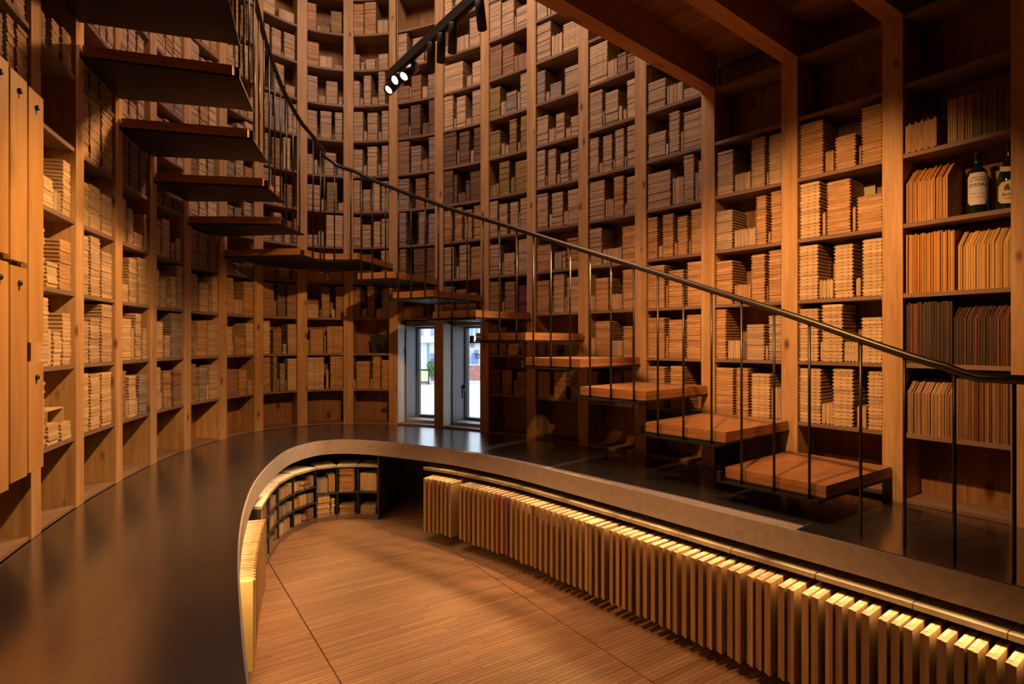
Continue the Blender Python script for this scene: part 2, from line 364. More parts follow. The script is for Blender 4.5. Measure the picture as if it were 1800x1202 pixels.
# ---------------------------------------------------------------- the bookcase that lines the wall
bc = thing('bookcase', 'tall curved pine bookcase lining the wall, posts and shelves full of wooden tiles', 'bookcase')
def post_h(i): return 7.0 if i >= PI else TOP
for i in range(NP):
    p = WC.p(i); mw = frame(p[0], p[1], 0, WC.nrm(i))
    me = MB().box((-PW/2*H, 0, -.0*H), (PW/2*H, PD*H, post_h(i)*H)).mesh('post', M['post'])
    link('post', me, bc, mw)
def bay_frame(i):
    a, b_ = WC.p(i), WC.p(i+1); m_ = WC.p(i+.5); d = math.hypot(b_[0]-a[0], b_[1]-a[1])
    t = ((b_[0]-a[0])/d, (b_[1]-a[1])/d); return a, b_, d, t, (-t[1], t[0])
for i in range(NP-1):
    a, b_, d, t, n = bay_frame(i); c = ((a[0]+b_[0])/2, (a[1]+b_[1])/2)
    mw = frame(c[0], c[1], 0, n); inv = mw.inverted()
    # the shelf outline follows the wall's curve at the front
    fr = [WC.off(i+u, .015) for u in (.08, .2, .35, .5, .65, .8, .92)]
    sides = [WC.off(i, PD), WC.off(i+1, PD)]
    na, nb = WC.nrm(i), WC.nrm(i+1); ta, tb = WC.tan(i), WC.tan(i+1)
    e = PW/2-.004
    L0 = (a[0]+ta[0]*e+na[0]*.015, a[1]+ta[1]*e+na[1]*.015); R0 = (b_[0]-tb[0]*e+nb[0]*.015, b_[1]-tb[1]*e+nb[1]*.015)
    L1 = (a[0]+ta[0]*e+na[0]*PD, a[1]+ta[1]*e+na[1]*PD); R1 = (b_[0]-tb[0]*e+nb[0]*PD, b_[1]-tb[1]*e+nb[1]*PD)
    out = [L0]+[q for q in fr[1:-1]]+[R0, R1, L1]
    def loc(h0, h1, pts=out):
        m_ = MB().prism(pts, h0, h1); m_.v = [tuple(inv @ Vector(q)) for q in m_.v]; return m_
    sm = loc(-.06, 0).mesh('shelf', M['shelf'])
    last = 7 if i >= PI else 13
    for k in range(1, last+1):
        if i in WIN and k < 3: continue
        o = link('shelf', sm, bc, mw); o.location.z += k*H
    loc(0.002, .045).build('base_plank', M['shelf'], bc, mw)
    # back: two knotty boards per bay
    h0 = 3.0 if i in WIN else .0
    top = 7.6 if i >= PI else TOP
    def lerp(p, q, u): return (p[0]+(q[0]-p[0])*u, p[1]+(q[1]-p[1])*u)
    off = PD-.035
    B0, B1 = (L1[0]-n[0]*.03, L1[1]-n[1]*.03), (R1[0]-n[0]*.03, R1[1]-n[1]*.03)
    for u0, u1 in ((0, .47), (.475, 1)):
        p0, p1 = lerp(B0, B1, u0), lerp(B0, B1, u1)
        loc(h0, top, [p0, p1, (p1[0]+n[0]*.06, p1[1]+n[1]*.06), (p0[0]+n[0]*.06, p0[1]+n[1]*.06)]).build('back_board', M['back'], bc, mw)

# ---------------------------------------------------------------- tiles in the bookcase
# per bay letter and shelf: start, end (in 99ths of the bay), height, ^ = standing on edge, wood and s = slotted
CELLS = """
A4:011084p 144237p 426827^ 689173p
A6:012037 365944 669450
B5:002390 255892 619592
B4:002362p 255865p 619561p
B6:002348d 255338d 569436d
C5:012981d 326480d 679076d
A3:011770p 235432p 589266o
B3:002284 275788 609471
C3:012829 295876 629582p
C4:012072 244462 467825 829365p
D4:002165 245374p 567034 729245
D3:001570 193954 405619 577564p 769790
D5:012718d 316126d 649627d
A2:022985ps 294147^p 426544ps 679269ps
A1:001981p 265826p 639323p
B2:002261 255666 609489
B1:002284p 275782p 619382p
C2:013870p 405054^ 517381 769356
C1:001981b 202831^ 285571p 566332^ 649471e
D2:002970p 315444 579789e
D1:002181p 222831^p 295872o 649572b
E3:002779o 326363p 647437 759581p
E4:002977b 296275b 649177b
E2:011878l 192440^ 256077o 629980
F4:013025d 325527e 569727e
F3:022986o 316336^ 649883o
F2:012468p 243132^ 327045o 719978p
G4:013727b 478229b 849929b
G3:013688b 374141^p 426886d 699988b
G2:012486ps 305765b 587026 719979
E1:012282l 243134^e 326073e 616634^p 669977
F1:014664b 467662o 779735
G1:012590os 304492l 454932^ 496673e 677028^ 719985p
H4:004726o 516024^o 619927o
H3:003336 343824^ 386385l 657624^ 769987b
H2:010739^ 074665o 465250^o 529975os
H1:004888ps 515953^ 619990os
I3:002287b 243726^ 386088b 617726^ 779980b
J3:013330^b 346729^b
I1:000726^ 084676o 475228^ 527690o 779980o
H5:003029 314841^ 509987p
I5:002283 244962 557570p 769877
I4:002483d 255578d 769887p
H6:003868 395131^ 528379l 849925^
H7:001952 202940^ 304121^ 428062 829829
H8:002974 303413^ 356877 697315^ 749777
I6:002087 212546^ 264961 547481p 779882
I7:002775 283731^ 386781p 687632^ 779882
I8:002881 293728^ 386877 697723^ 779880
H9:003070 315021^ 508462 859722
Ha:003464o 346933^p 729710
Hb:002771o 283614^ 366217^l 639661l
I9:001968 192721^ 285083 516723^ 688991
Ia:001943 203221 336229 636730^ 689741
Ib:003086o 306489o 659638^
Gb:003845p 489328^p
Ga:052267 265666 566113^ 619468
G9:306475 659428
Ja:002589 263732^ 387169 729632b
J9:003143b 313439^ 356366b 647832^ 799960e
Ka:003225 346640^ 689776
K9:015273p 607430^ 759859p
K8:012689p 273327^ 345980p 607319^ 759884
La:003192 326581 656936^ 709952
L9:003380b 346572b 659837^b
L8:002975l 304336^ 447252e 737946^ 809985
J8:002979d 293232^ 336184d 658032^d 819989d
J7:003188b 346371e 638032^b 819988e
J6:013184e 467480b 748026^ 819989b
J5:032390e 547487e 809980e
K7:013590d 364040^ 416984d 707932^ 799886d
K6:012689d 273774d 385727^d 587054d 709874d
K5:022382o 295087o 557677o 799884o
L7:002965l 304031^ 415124^ 527281l 738023^l 819981l
L6:022432^l 255382l 556639^l 679974l
L5:002288 254877 547676 768048^ 809981
J4:052389l 417487d 759987d
K4:022884 334033^ 416986 729978o
K3:022879b 336070b 668859b
L4:002877 323632^ 376752 687435^ 759981
L3:003083l 333832^ 406880b 769969v
L2:002275b 254568b 477727o 819826^b
L1:023061v 336061b 647138^ 719858b
M9:013585 366048^p 629961ps
M8:012275e 233122^ 326035e 669959
N8:014184ps 416037^p 618142b 819934b
N7:013082 303434^ 356469 647132^p 738022^ 819978p
M7:012966 304632^ 466760 687923^ 809843
M6:012286 232623^ 274782 485522^ 567666 777924^ 809867
M5:012882 303632^ 366378 647332^ 739877
N6:012280 223023^ 305177 515523^ 567682 768023^ 819982
N5:013583 365340^ 537582o 768023^ 809976
M4:013661o 425940^ 607040 719867o
M3:013176o 323637^ 406687 667034^ 719878
N4:012980 307033^ 719973o
N3:011434^ 144370o 447134^ 729482o
M2:042227b 235026b 657819^b 799728b
M1:033360os 417062os 799765b
N2:041341^ 144976o 507234^ 739364o
N1:022165b 517163b 739470b
O7:023656 376538^ 679918
O6:023652 364024^w 416181 616741^ 679973
P5:032978 305432^ 557685 778023^ 809983
O5:014571 476753^ 678689 869254^ 929973
O4:012182o 222924^o 295083o 515525^o 567574o 767925^o 809982o
O3:013484o 353942^o 406871o 739983o
P4:012870 306232^ 627883o 798320^o 839986o
P3:012878o 305433^o 557682o 777927^o 809986o
O2:013479o 354043^o 406874o 729882o
O1:013481o 436883o
P2:011890o 194334^ 487561 757925^ 809975
P1:012983o 325284o 558375ps 849752^
Q5:023285o 334433^o 457050o 727529^o 759983o
Q4:022888ps 303437^o 356482o 656938^o 709951o
Q3:012687ps 264330^p 446781ps 697529^p 769984ps
Q2:012684ps 273131^p 295589ps 557231^ps 759967ps
Q1:012987ps 294334^p 426788ps 708134^p 829986ps
"""
cells = {}
for ln in CELLS.strip().splitlines():
    k, v = ln.split(':'); cells[(ord(k[0])-65, int(k[1], 16))] = v.split()
EMPTY = {(0, 5), (9, 11), (9, 1), (9, 2), (10, 1), (10, 2), (8, 2), (15, 6), (15, 7), (16, 6), (16, 7), (14, 7+6), (13, 9), (13, 10), (14, 8), (14, 9)}
def rand_cell(rr):
    out = []; u = rr.randint(0, 3); 
    nst = rr.choice((3, 3, 3, 4)); ws = [rr.randint(17, 26) if nst == 4 else rr.randint(22, 31) for _ in range(nst)]
    for j, w in enumerate(ws):
        if u+w > 99: w = 99-u
        if w < 10: break
        out.append('%02d%02d%02d%s' % (u, u+w, rr.choice((rr.randint(74, 90), rr.randint(74, 90), rr.randint(45, 75))), rr.choice(('', '', '', 'p', 'o', 'e', 'b'))))
        u += w; g = rr.randint(2, 8)
        if j < nst-1 and u+g < 92:
            if g > 2: out.append('%02d%02d%02d^' % (u+1, u+g-1, rr.randint(20, 42)))
            u += g
    return out
TH = .05
def profile(w, t, slots=False, gap=.0013):
    c = min(.018, w*.2); a = .5*w*H; T = t*H - gap*H; c *= H; g = gap*H*.4
    lo = [(-a+c, g), (-a+c, g+T*.30), (-a, g+T*.36), (-a, g+T*.74), (-a+c, g+T*.80), (-a+c, T)]
    hi = [(x_*-1, z_) for x_, z_ in lo[::-1]]
    if slots:
        s = []
        for q in (.3, -.1) if w < .6 else (.34, 0, -.3):
            x = q*a*1.6; e = .055*a*2; d = g+T*.15
            s += [(x+e, g), (x+e*.8, d), (x-e*.8, d), (x-e, g)]
        # the bottom edge runs from right to left
        return lo + hi + s
    return lo + hi
DEPTH = .50
items = []                                # everything standing in the bookcase, sized by how large it shows
for bay in range(-1, 16+1):
    for k in range(1, 13):
        i = I0+bay
        if i >= PI and k > 7: continue
        m_ = WC.p(i+.5); s_ = 1/m_[1]
        if (k-2.3)*1000/m_[1] > 615: continue
        if bay == -1 and k > 6: continue
        spec = cells.get((bay, k))
        if spec is None:
            if (bay, k) in EMPTY or (bay in (9, 10) and k < 3): continue
            spec = rand_cell(random.Random(bay*100+k))
        flat = [q for q in spec if '^' not in q]; up = [q for q in spec if '^' in q]
        for q in spec:
            u0, u1, h = int(q[:2])/99, int(q[2:4])/99, int(q[4:6])/99
            edge = '^' in q; code = q[6:].replace('^', ''); sl = 's' in code; code = code.replace('s', '')
            a, b_, d, t, n = bay_frame(i); f = PW/2/d
            ta, tb = f + (1-2*f)*u0, f + (1-2*f)*u1
            w = (tb-ta)*d - .012
            area_ = w*h*(1000/m_[1])**2
            items.append(dict(bay=bay, k=k, i=i, t=(ta+tb)/2, w=w, h=h, edge=edge, code=code, sl=sl, area=area_, pos=(flat if not edge else up).index(q)+1, of=len(flat if not edge else up)))
def where(bay, k, pos):
    b_ = 'bay over first window' if bay == 9 else 'bay over second window' if bay == 10 else ('%s bay left of windows' % ordinal(9-bay)) if bay < 9 else ('%s bay right of windows' % ordinal(bay-10))
    return '%s along %s shelf up, %s' % (ordinal(pos), ordinal(k), b_)
CN = {'': 'tan', 'p': 'pale', 'w': 'whitish', 'o': 'orange-brown', 'b': 'brown', 'd': 'dark', 'e': 'greyish', 'l': 'olive-brown', 'v': 'purple'}
def stack_mesh(it, rr, mb=None, mw=None, mi=0):
    """all the tiles of a lying stack, or of a standing row, as one mesh in the stack's frame"""
    m_ = MB(); w, h = it['w'], it['h']
    if not it['edge']:
        nb = max(1, round(h/(TH*(1.08 if it['sl'] else 1)))); t = h/nb
        for j in range(nb):
            jx, jy = rr.uniform(-.004, .004), rr.uniform(-.006, .008)
            m_.extrude(profile(w, t, it['sl']), (.03+jy)*H, (.03+DEPTH+jy)*H, 'z', (jx*H, j*t*H))
    else:
        nb = max(1, round(w/TH)); t = w/nb
        for j in range(nb):
            hh = h*(1+rr.uniform(-.035, .02)); jy = rr.uniform(-.006, .012)
            pr = [(u+hh*H/2, v) for u, v in profile(hh, t, it['sl'])]
            m_.extrude(pr, (.04+jy)*H, (.04+DEPTH*.9+jy)*H, 'x', ((-w/2+j*t)*H, 0))
    return m_
def item_frame(it):
    p = WC.p(it['i']+it['t']); return frame(p[0], p[1], it['k'], WC.nrm(it['i']+it['t']))
def item_label(it):
    c = CN[it['code']]
    if not it['edge']:
        sz = 'tall' if it['h'] > .74 else 'low' if it['h'] < .45 else 'middling'
        return '%s %s tile stack, %s' % (sz, c, where(it['bay'], it['k'], it['pos']))
    return 'short %s standing tile row, %s' % (c, where(it['bay'], it['k'], it['pos']))
rest = {}
for edge, limit in ((False, 330), (True, 190)):
    grp = sorted([x for x in items if x['edge'] == edge], key=lambda x: -x['area'])
    for n_, it in enumerate(grp):
        rr = random.Random(it['bay']*7919+it['k']*131+it['pos']*17+edge)
        mk = ('u' if edge else 't')+it['code']; mw = item_frame(it)
        if n_ >= limit: rest.setdefault(edge, []).append((it, rr, mk, mw)); continue
        nm = 'tile_row' if edge else 'tile_stack'
        gname = ('standing tiles' if edge else 'tile stacks')+' in the curved bookcase'
        if it['bay'] in (0, 1, 15, 16):   # near enough to tell the single tiles apart: one object each
            root = thing(nm, item_label(it), 'tile stack' if not edge else 'tile row', mw, gname)
            w, h = it['w'], it['h']
            if not edge:
                nb = max(1, round(h/(TH*(1.08 if it['sl'] else 1)))); t = h/nb
                me = MB().extrude(profile(w, t, it['sl']), .03*H, (.03+DEPTH)*H).mesh('tile', M[mk])
                for j in range(nb):
                    o = bpy.data.objects.new('tile', me); COL.objects.link(o); o.parent = root
                    o.location = (rr.uniform(-.004, .004)*H, rr.uniform(-.006, .008)*H, j*t*H)
            else:
                nb = max(1, round(w/TH)); t = w/nb
                pr = [(u+h*H/2, v) for u, v in profile(h, t, it['sl'])]
                me = MB().extrude(pr, .04*H, (.04+DEPTH*.9)*H, 'x').mesh('tile', M[mk])
                for j in range(nb):
                    o = bpy.data.objects.new('tile', me); COL.objects.link(o); o.parent = root
                    o.location = ((-w/2+j*t)*H, rr.uniform(-.006, .012)*H, 0); o.scale.z = 1+rr.uniform(-.035, .02)
        else:
            o = stack_mesh(it, rr).build(nm, M[mk], None, mw)
            tag(o, item_label(it), 'tile stack' if not edge else 'tile row', gname)
for edge, lst in rest.items():
    mb = MB(); mats = []
    for it, rr, mk, mw in lst:
        if M[mk] not in mats: mats.append(M[mk])
        m_ = stack_mesh(it, rr); b0 = len(mb.v)
        mb.v += [tuple(mw @ Vector(q)) for q in m_.v]; mb.f += [[x+b0 for x in f] for f in m_.f]; mb.m += [mats.index(M[mk])]*len(m_.f)
    o = mb.build('distant_tile_rows' if edge else 'distant_tile_stacks', mats)
    tag(o, 'small far wooden tiles on the high and hidden bookcase shelves', 'tiles', None, 'stuff')

# ---------------------------------------------------------------- sample sheets, bottles and odd things in the bookcase
def sheet_prof(hf, hb, ch, d):           # side outline (depth, height): the top front corner is cut off when hb > hf
    return [(0, 0), (d, 0), (d, hb), (ch, hb), (0, hf)] if hb > hf else [(0, 0), (d, 0), (d, hf), (0, hf)]
RB = I0+17
def sheets(k, u0, u1, hf, hb, mk, what, pitch=.0275):
    a, b_, d, t, n = bay_frame(RB); f = PW/2/d; W_ = (1-2*f)*d
    x0, x1 = -W_/2 + u0*W_, -W_/2 + u1*W_; nb = int((x1-x0)/pitch)
    th = .0225*H
    me = None
    variants = []
    for v in range(4):   # now and then a sheet of another wood in the row
        hh = hf*(1-.012*v); hb_ = hb*(1-.012*v) if hb > hf else hb
        pr = sheet_prof(hh, hb_, .24, .52)
        m_ = MB(); nn = len(pr)
        m_.v = [(s_*th/2, y*H, z*H) for s_ in (-1, 1) for y, z in pr]
        m_.f = [list(range(nn)), list(range(2*nn-1, nn-1, -1))] + [[(q+1) % nn, q, nn+q, nn+(q+1) % nn] for q in range(nn)]
        variants.append(m_.mesh('sample_sheet', M['s'+({'dark': ('dark', 'dark', 'red', 'dark'), 'brown': ('brown', 'brown', 'brown', 'red'), 'orange': ('orange', 'orange', 'orange', 'pale')}.get(mk, (mk,)*4)[v])]))
    for j in range(nb):
        x = x0 + (j+.5)*(x1-x0)/nb; s_ = .5 + x/d
        p = (a[0]+t[0]*s_*d, a[1]+t[1]*s_*d)
        mw = frame(p[0]+n[0]*(.05+R.uniform(0, .012)), p[1]+n[1]*(.05+R.uniform(0, .012)), k, n)
        o = link('sample_sheet', R.choice(variants), None, mw)
        tag(o, '%s sheet of mostly %s samples along %s shelf up, seventh bay right of windows' % (ordinal(j+1), what, ordinal(k)), 'sample sheet', '%s sheets on the %s shelf of the bay by the rail end' % (what, ordinal(k)))
sheets(5, .43, .66, .60, .72, 'tan', 'tan')
sheets(5, .67, .99, .60, .60, 'grey', 'blackish')
sheets(4, .02, .43, .58, .80, 'orange', 'amber cut-cornered')
sheets(3, .02, .50, .84, .84, 'orange', 'bright orange')
sheets(3, .53, .99, .60, .82, 'pale', 'golden cut-cornered')
sheets(2, .02, .48, .87, .87, 'dark', 'dark square-cut')
sheets(2, .49, .99, .64, .84, 'dark', 'dark cut-cornered')
sheets(1, .03, .50, .60, .80, 'tan', 'tan cut-cornered')
sheets(1, .51, .99, .82, .82, 'brown', 'brown')
# block of toothed vertical boards
a, b_, d, t, n = bay_frame(RB); f = PW/2/d; W_ = (1-2*f)*d
def rb(u, k, dy=.05): x = f*d + u*W_; return frame(a[0]+t[0]*x+n[0]*dy, a[1]+t[1]*x+n[1]*dy, k, n)
root = thing('board_block', 'row of thick orange boards with toothed tops on fifth shelf, seventh bay right of windows', 'boards', rb(.17, 5))
bw = .077*H
for j in range(5):
    x = (j-2.5)*bw
    MB().box((x+.0004, 0, .02*H), (x+bw-.0004, .45*H, .40*H)).box((x+bw*.55, 0, .40*H), (x+bw*.85, .45*H, .43*H)).box((x, 0, 0), (x+bw*.5, .45*H, .02*H)).build('board', M['uo'], root, root.matrix_basis.copy())
def bottle(u, k, prof, label, dy):
    mw = rb(u, k, dy); o = MB().lathe([(r*H, z*H) for r, z in prof], 28).build('wine_bottle', M['bottle'], None, mw, True)
    return tag(o, label, 'wine bottle'), mw
def wrap(prof_r, z0, z1, half, cut, mi, parent, mw, name, n=14, zig=None):
    """a label wrapped round the bottle's front, corners cut off"""
    m_ = MB()
    for q in range(n+1):
        g = -half + 2*half*q/n; e = abs(g)/half; c = max(0, (e-.72)/.28)*cut
        zz = zig(g/half) if zig else (0, 0)
        r = prof_r*H+.0006
        for z in (z0+c+zz[0], z1-c+zz[1]): m_.v.append((r*math.sin(g), -r*math.cos(g), z*H))
    for q in range(n): m_.f.append([2*q, 2*q+2, 2*q+3, 2*q+1]); m_.m.append(0)
    return m_.build(name, M[mi], parent, mw)
def bottle_text(txt, size, z, r, parent, mw, span):
    """letters set one by one round the bottle"""
    n_ = len(txt); root_name = 'lettering'
    m_ = MB()
    for q, ch in enumerate(txt):
        if ch == ' ': continue
        g = -span/2 + span*(q+.5)/n_
        cu = bpy.data.curves.new('c', 'FONT'); cu.body = ch; cu.size = size*H; cu.align_x = 'CENTER'
        ob = bpy.data.objects.new('c', cu); me = ob.to_mesh()
        b0 = len(m_.v); rr = r*H+.0011
        for v in me.vertices:
            gg = g + v.co.x/rr; m_.v.append((rr*math.sin(gg), -rr*math.cos(gg), z*H+v.co.y))
        m_.f += [[b0+x for x in p.vertices] for p in me.polygons]; m_.m += [0]*len(me.polygons)
        ob.to_mesh_clear(); bpy.data.objects.remove(ob); bpy.data.curves.remove(cu)
    return m_.build(root_name, M['ink'], parent, mw)
b1, mw = bottle(.665, 4, [(.09, 0), (.108, .01), (.113, .04), (.113, .52), (.108, .555), (.085, .60), (.055, .635), (.043, .67), (.040, .80), (.046, .805), (.046, .835), (.038, .84)], 'dark green wine bottle with a white cut-cornered label on the fourth shelf', .20)
mw = mw @ Matrix.Rotation(.36, 4, 'Z'); b1.matrix_basis = mw
wrap(.113, .12, .545, 1.05, .05, 'whitelabel', b1, mw, 'paper_label')
MB().lathe([(.0415*H, .66*H), (.0425*H, .80*H), (.047*H, .806*H), (.047*H, .838*H), (.036*H, .844*H)], 20).build('capsule', M['blackgloss'], b1, mw, True)
bottle_text('GRAND VIN', .032, .47, .113, b1, mw, 1.2); bottle_text('DE BORDEAUX', .030, .435, .113, b1, mw, 1.5); bottle_text('CHATEAU', .062, .36, .113, b1, mw, 1.6)
bottle_text('APPELLATION', .02, .26, .113, b1, mw, 1.3); bottle_text('MIS EN BOUTEILLE', .018, .215, .113, b1, mw, 1.4)
b2, mw = bottle(.95, 4, [(.10, 0), (.122, .012), (.126, .04), (.126, .36), (.115, .43), (.085, .53), (.058, .62), (.046, .70), (.043, .83), (.049, .835), (.049, .865), (.04, .87)], 'dark wine bottle with sloping shoulders and a cream label beside the post', .17)
mw = mw @ Matrix.Rotation(.36, 4, 'Z'); b2.matrix_basis = mw
wrap(.126, .06, .36, 1.1, .04, 'creamlabel', b2, mw, 'paper_label', 16, lambda g: (0.02*abs(g), -.03*abs(g)))
wrap(.100, .465, .53, 1.2, .0, 'creamlabel', b2, mw, 'neck_label', 14, lambda g: (.03*abs(g), .03*abs(g)))
MB().lathe([(.06*H, .62*H), (.048*H, .70*H), (.045*H, .83*H), (.050*H, .836*H), (.050*H, .868*H), (.04*H, .874*H)], 20).build('capsule', M['blackgloss'], b2, mw, True)
bottle_text('Bourgogne', .055, .165, .127, b2, mw, 1.25); bottle_text('Grand Vin', .03, .12, .127, b2, mw, .9)
em = MB()                                 # two small dark emblems printed on the label
for g0 in (-.28, .22):
    for dz, dg, sz in ((0, 0, .034), (.03, .05, .022), (-.02, -.12, .02), (-.02, .12, .02), (.02, -.09, .018)):
        r = .127*H+.0011; b0 = len(em.v)
        for q in range(8):
            e = q*math.pi/4; gg = g0+dg+sz*1.6*math.cos(e)/.126*.5; em.v.append((r*math.sin(gg), -r*math.cos(gg), (.265+dz+sz*.8*math.sin(e))*H))
        em.f.append(list(range(b0, b0+8))); em.m.append(0)
em.build('emblem', M['ink'], b2, mw)
def card(i, u, k, w, h, label):           # small yellowed card leaning on the back board
    a, b_, d, t, n = bay_frame(i); x = u*d
    mw = frame(a[0]+t[0]*x+n[0]*(PD-.10), a[1]+t[1]*x+n[1]*(PD-.10), k, n)
    tag(MB().box((-w/2*H, 0, 0), (w/2*H, .008*H, h*H)).build('card', M['paper'], None, mw), label, 'card')
card(RB, .58, 4, .22, .58, 'yellowed card standing behind the white-labelled wine bottle')
card(RB, .74, 4, .20, .62, 'yellowed card standing between the two wine bottles')
card(RB, .92, 4, .20, .60, 'yellowed card standing behind the cream-labelled wine bottle')
card(I0+15, .52, 4, .22, .72, 'yellowed card behind the tiles, fourth shelf up, fifth bay right of windows')
card(I0+16, .62, 4, .30, .80, 'yellowed card behind the tiles, fourth shelf up, sixth bay right of windows')
# open wooden box with tiles in the near left bay
a, b_, d, t, n = bay_frame(I0)
def ab(u, k, dy): x = u*d; return frame(a[0]+t[0]*x+n[0]*dy, a[1]+t[1]*x+n[1]*dy, k, n)
mw = ab(.52, 1, .06); bx = thing('wooden_box', 'open-fronted thin wooden box on the first shelf, ninth bay left of windows', 'box', mw)
w_, h_ = .50*H, .44*H; th = .016*H
for lo, hi in (((-w_/2, 0, h_-th), (w_/2, .45*H, h_)), ((-w_/2, 0, 0), (-w_/2+th, .45*H, h_-th)), ((w_/2-th, 0, 0), (w_/2, .45*H, h_-th))):
    MB().box(lo, hi).build('board', M['up'], bx, mw)
# black holdall on the second shelf of the bay left of the windows
a, b_, d, t, n = bay_frame(I0+8); mw = frame(a[0]+t[0]*.88+n[0]*.18, a[1]+t[1]*.88+n[1]*.18, 2, n)
bg = thing('storage_bin', 'black round-cornered bin with a folded handle on the shelf left of the windows', 'bin', mw)
pr = [(-.26, .0), (.20, .0), (.26, .06), (.29, .44), (.29, .48), (-.30, .48), (-.30, .44)]
MB().extrude([(u*H, w*H) for u, w in pr], 0, .36*H).build('body', M['black'], bg, mw)
MB().box((-.32*H, -.012*H, .47*H), (.31*H, .372*H, .50*H)).build('rim', M['blackgloss'], bg, mw)
MB().tube([(-.02*H, .1*H, .66*H), (.02*H, .1*H, .62*H), (.14*H, .12*H, .50*H)], .008*H).tube([(-.12*H, .1*H, .66*H), (.16*H, .1*H, .665*H)], .016*H).build('handle', M['black'], bg, mw)
mw = frame(a[0]+t[0]*.92+n[0]*(PD-.06), a[1]+t[1]*.92+n[1]*(PD-.06), .30, n)
ot = tag(MB().box((-.17*H, -.012*H, 0), (.17*H, .02*H, .10*H)).build('socket_plate', M['dark'], None, mw), 'dark flat socket plate on the back board left of the windows', 'socket')
MB().box((-.13*H, -.016*H, .03*H), (-.03*H, -.011*H, .07*H)).build('socket_insert', M['black'], ot, mw)
MB().box((.03*H, -.016*H, .03*H), (.13*H, -.011*H, .07*H)).build('socket_insert', M['black'], ot, mw)

# ---------------------------------------------------------------- the counter that runs round the pit
def ring(A, B, h0, h1, mb=None):
    """closed band between two plan polylines of equal length"""
    mb = mb or MB(); n = len(A); b = len(mb.v)
    for p, q in zip(A, B): mb.v += [tuple(V(p[0], p[1], h1)), tuple(V(q[0], q[1], h1)), tuple(V(q[0], q[1], h0)), tuple(V(p[0], p[1], h0))]
    for i in range(n-1):
        a, c = b+4*i, b+4*i+4
        for k in range(4): mb.f.append([a+k, a+(k+1) % 4, c+(k+1) % 4, c+k]); mb.m.append(0)
    mb.f += [[b+3, b+2, b+1, b], [b+4*n-4, b+4*n-3, b+4*n-2, b+4*n-1]]; mb.m += [0, 0]
    return mb
tw = []
for i in range((NR-1)*8+1):
    t = wall_t(RIM.p(i/8)); tw.append(max(t, tw[-1] if tw else 0))
for _ in range(3): tw = [tw[0]] + [(tw[i-1]+tw[i]*2+tw[i+1])/4 for i in range(1, len(tw)-1)] + [tw[-1]]
def wt(s):
    x = s*8; i = min(len(tw)-2, int(x)); return tw[i] + (tw[i+1]-tw[i])*(x-i)
ct = thing('counter', 'curved counter with dark satin steel top and thick concrete edge round the pit', 'counter')
ss = [i/8 for i in range((NR-1)*8+1)]
ring([RIM.p(s) for s in ss], [WC.off(wt(s), -.005) for s in ss], -.345, -.014).build('concrete_edge', M['concrete'], ct)
seams = [0, 2.2, 4.05, 6.2, 8.6, 10.6, 12.4, 14.0, 16.1, 18.3, 20.6, 22.4, 24.0, 25]
for a, b_ in zip(seams, seams[1:]):
    n_ = max(4, int((b_-a)*8)); sv = [a+.0010+(b_-a-.002)*q/n_ for q in range(n_+1)]
    def inn(s): return RIM.off(s, .02 if s > 20.6 or s < 15.5 else .02+min(.23, (s-15.5)/4*.23))
    ring([inn(s) for s in sv], [WC.off(wt(s), -.012) for s in sv], -.014, 0).build('steel_plate', M['counter'], ct)

# ---------------------------------------------------------------- stair
def IN(t, d=1.95): return WC.off(t, -d)
def tread(n_, posts, label):
    """posts: indices from the upper to the lower side; top at n_/2 shelf spacings"""
    top = .5*n_
    lo, hi = posts[-1], posts[0]
    wallp = [WC.off(i, -.03) for i in posts]
    innp = [IN(i) for i in posts]
    c = (sum(p[0] for p in wallp+innp)/(2*len(posts)), sum(p[1] for p in wallp+innp)/(2*len(posts)))
    nn = WC.nrm((lo+hi)/2)
    mw = frame(c[0], c[1], top, nn); inv = mw.inverted()
    root = thing('stair_tread', label, 'stair tread', mw, 'treads of the floating stair')
    poly = wallp + innp[::-1]
    def part(pts, h0, h1, nm, mt):
        m_ = MB().prism(pts, h0, h1); m_.v = [tuple(inv @ Vector(q)) for q in m_.v]; return m_.build(nm, mt, root, mw)
    part(poly, top-.075, top, 'upper_board', M['treadtop'])
    part(poly, top-.15, top-.078, 'lower_board', M['tread'])
    # steel: carrier plate under the wood and a flange along the inner edge that takes the balusters
    pl = [WC.off(i, .02) for i in posts] + [IN(i, 1.98) for i in posts[::-1]]
    part(pl, top-.185, top-.15, 'steel_plate', M['plate'])
    tq = [hi-.06] + list(posts[1:-1]) + [lo-.03]
    fl_ = [IN(i, 1.90) for i in tq] + [IN(i, 2.06) for i in tq[::-1]]
    part(fl_, top-.215, top-.186, 'baluster_flange', M['plate'])
    e0 = hi-.055
    lug = [IN(e0, 1.99), IN(e0+.045, 1.99), IN(e0+.045, 2.06), IN(e0, 2.06)]
    part(lug, top-.186, top-.055, 'end_lug', M['plate'])
    return root
for n_ in range(1, 9):
    lo = I0+18-n_
    tread(n_, [lo-1, lo], '%s tread of the floating stair from its foot, wood on dark steel' % ordinal(n_))
J_ = I0+9
tread(9, [J_-4, J_-3, J_-2, J_-1, J_], 'wide landing tread of the floating stair, spanning four bays above the corner')
for n_ in range(10, 16):
    lo = J_-4-(n_-10)
    tread(n_, [lo-1, lo], '%s tread of the floating stair from its foot, seen from below' % ordinal(n_))
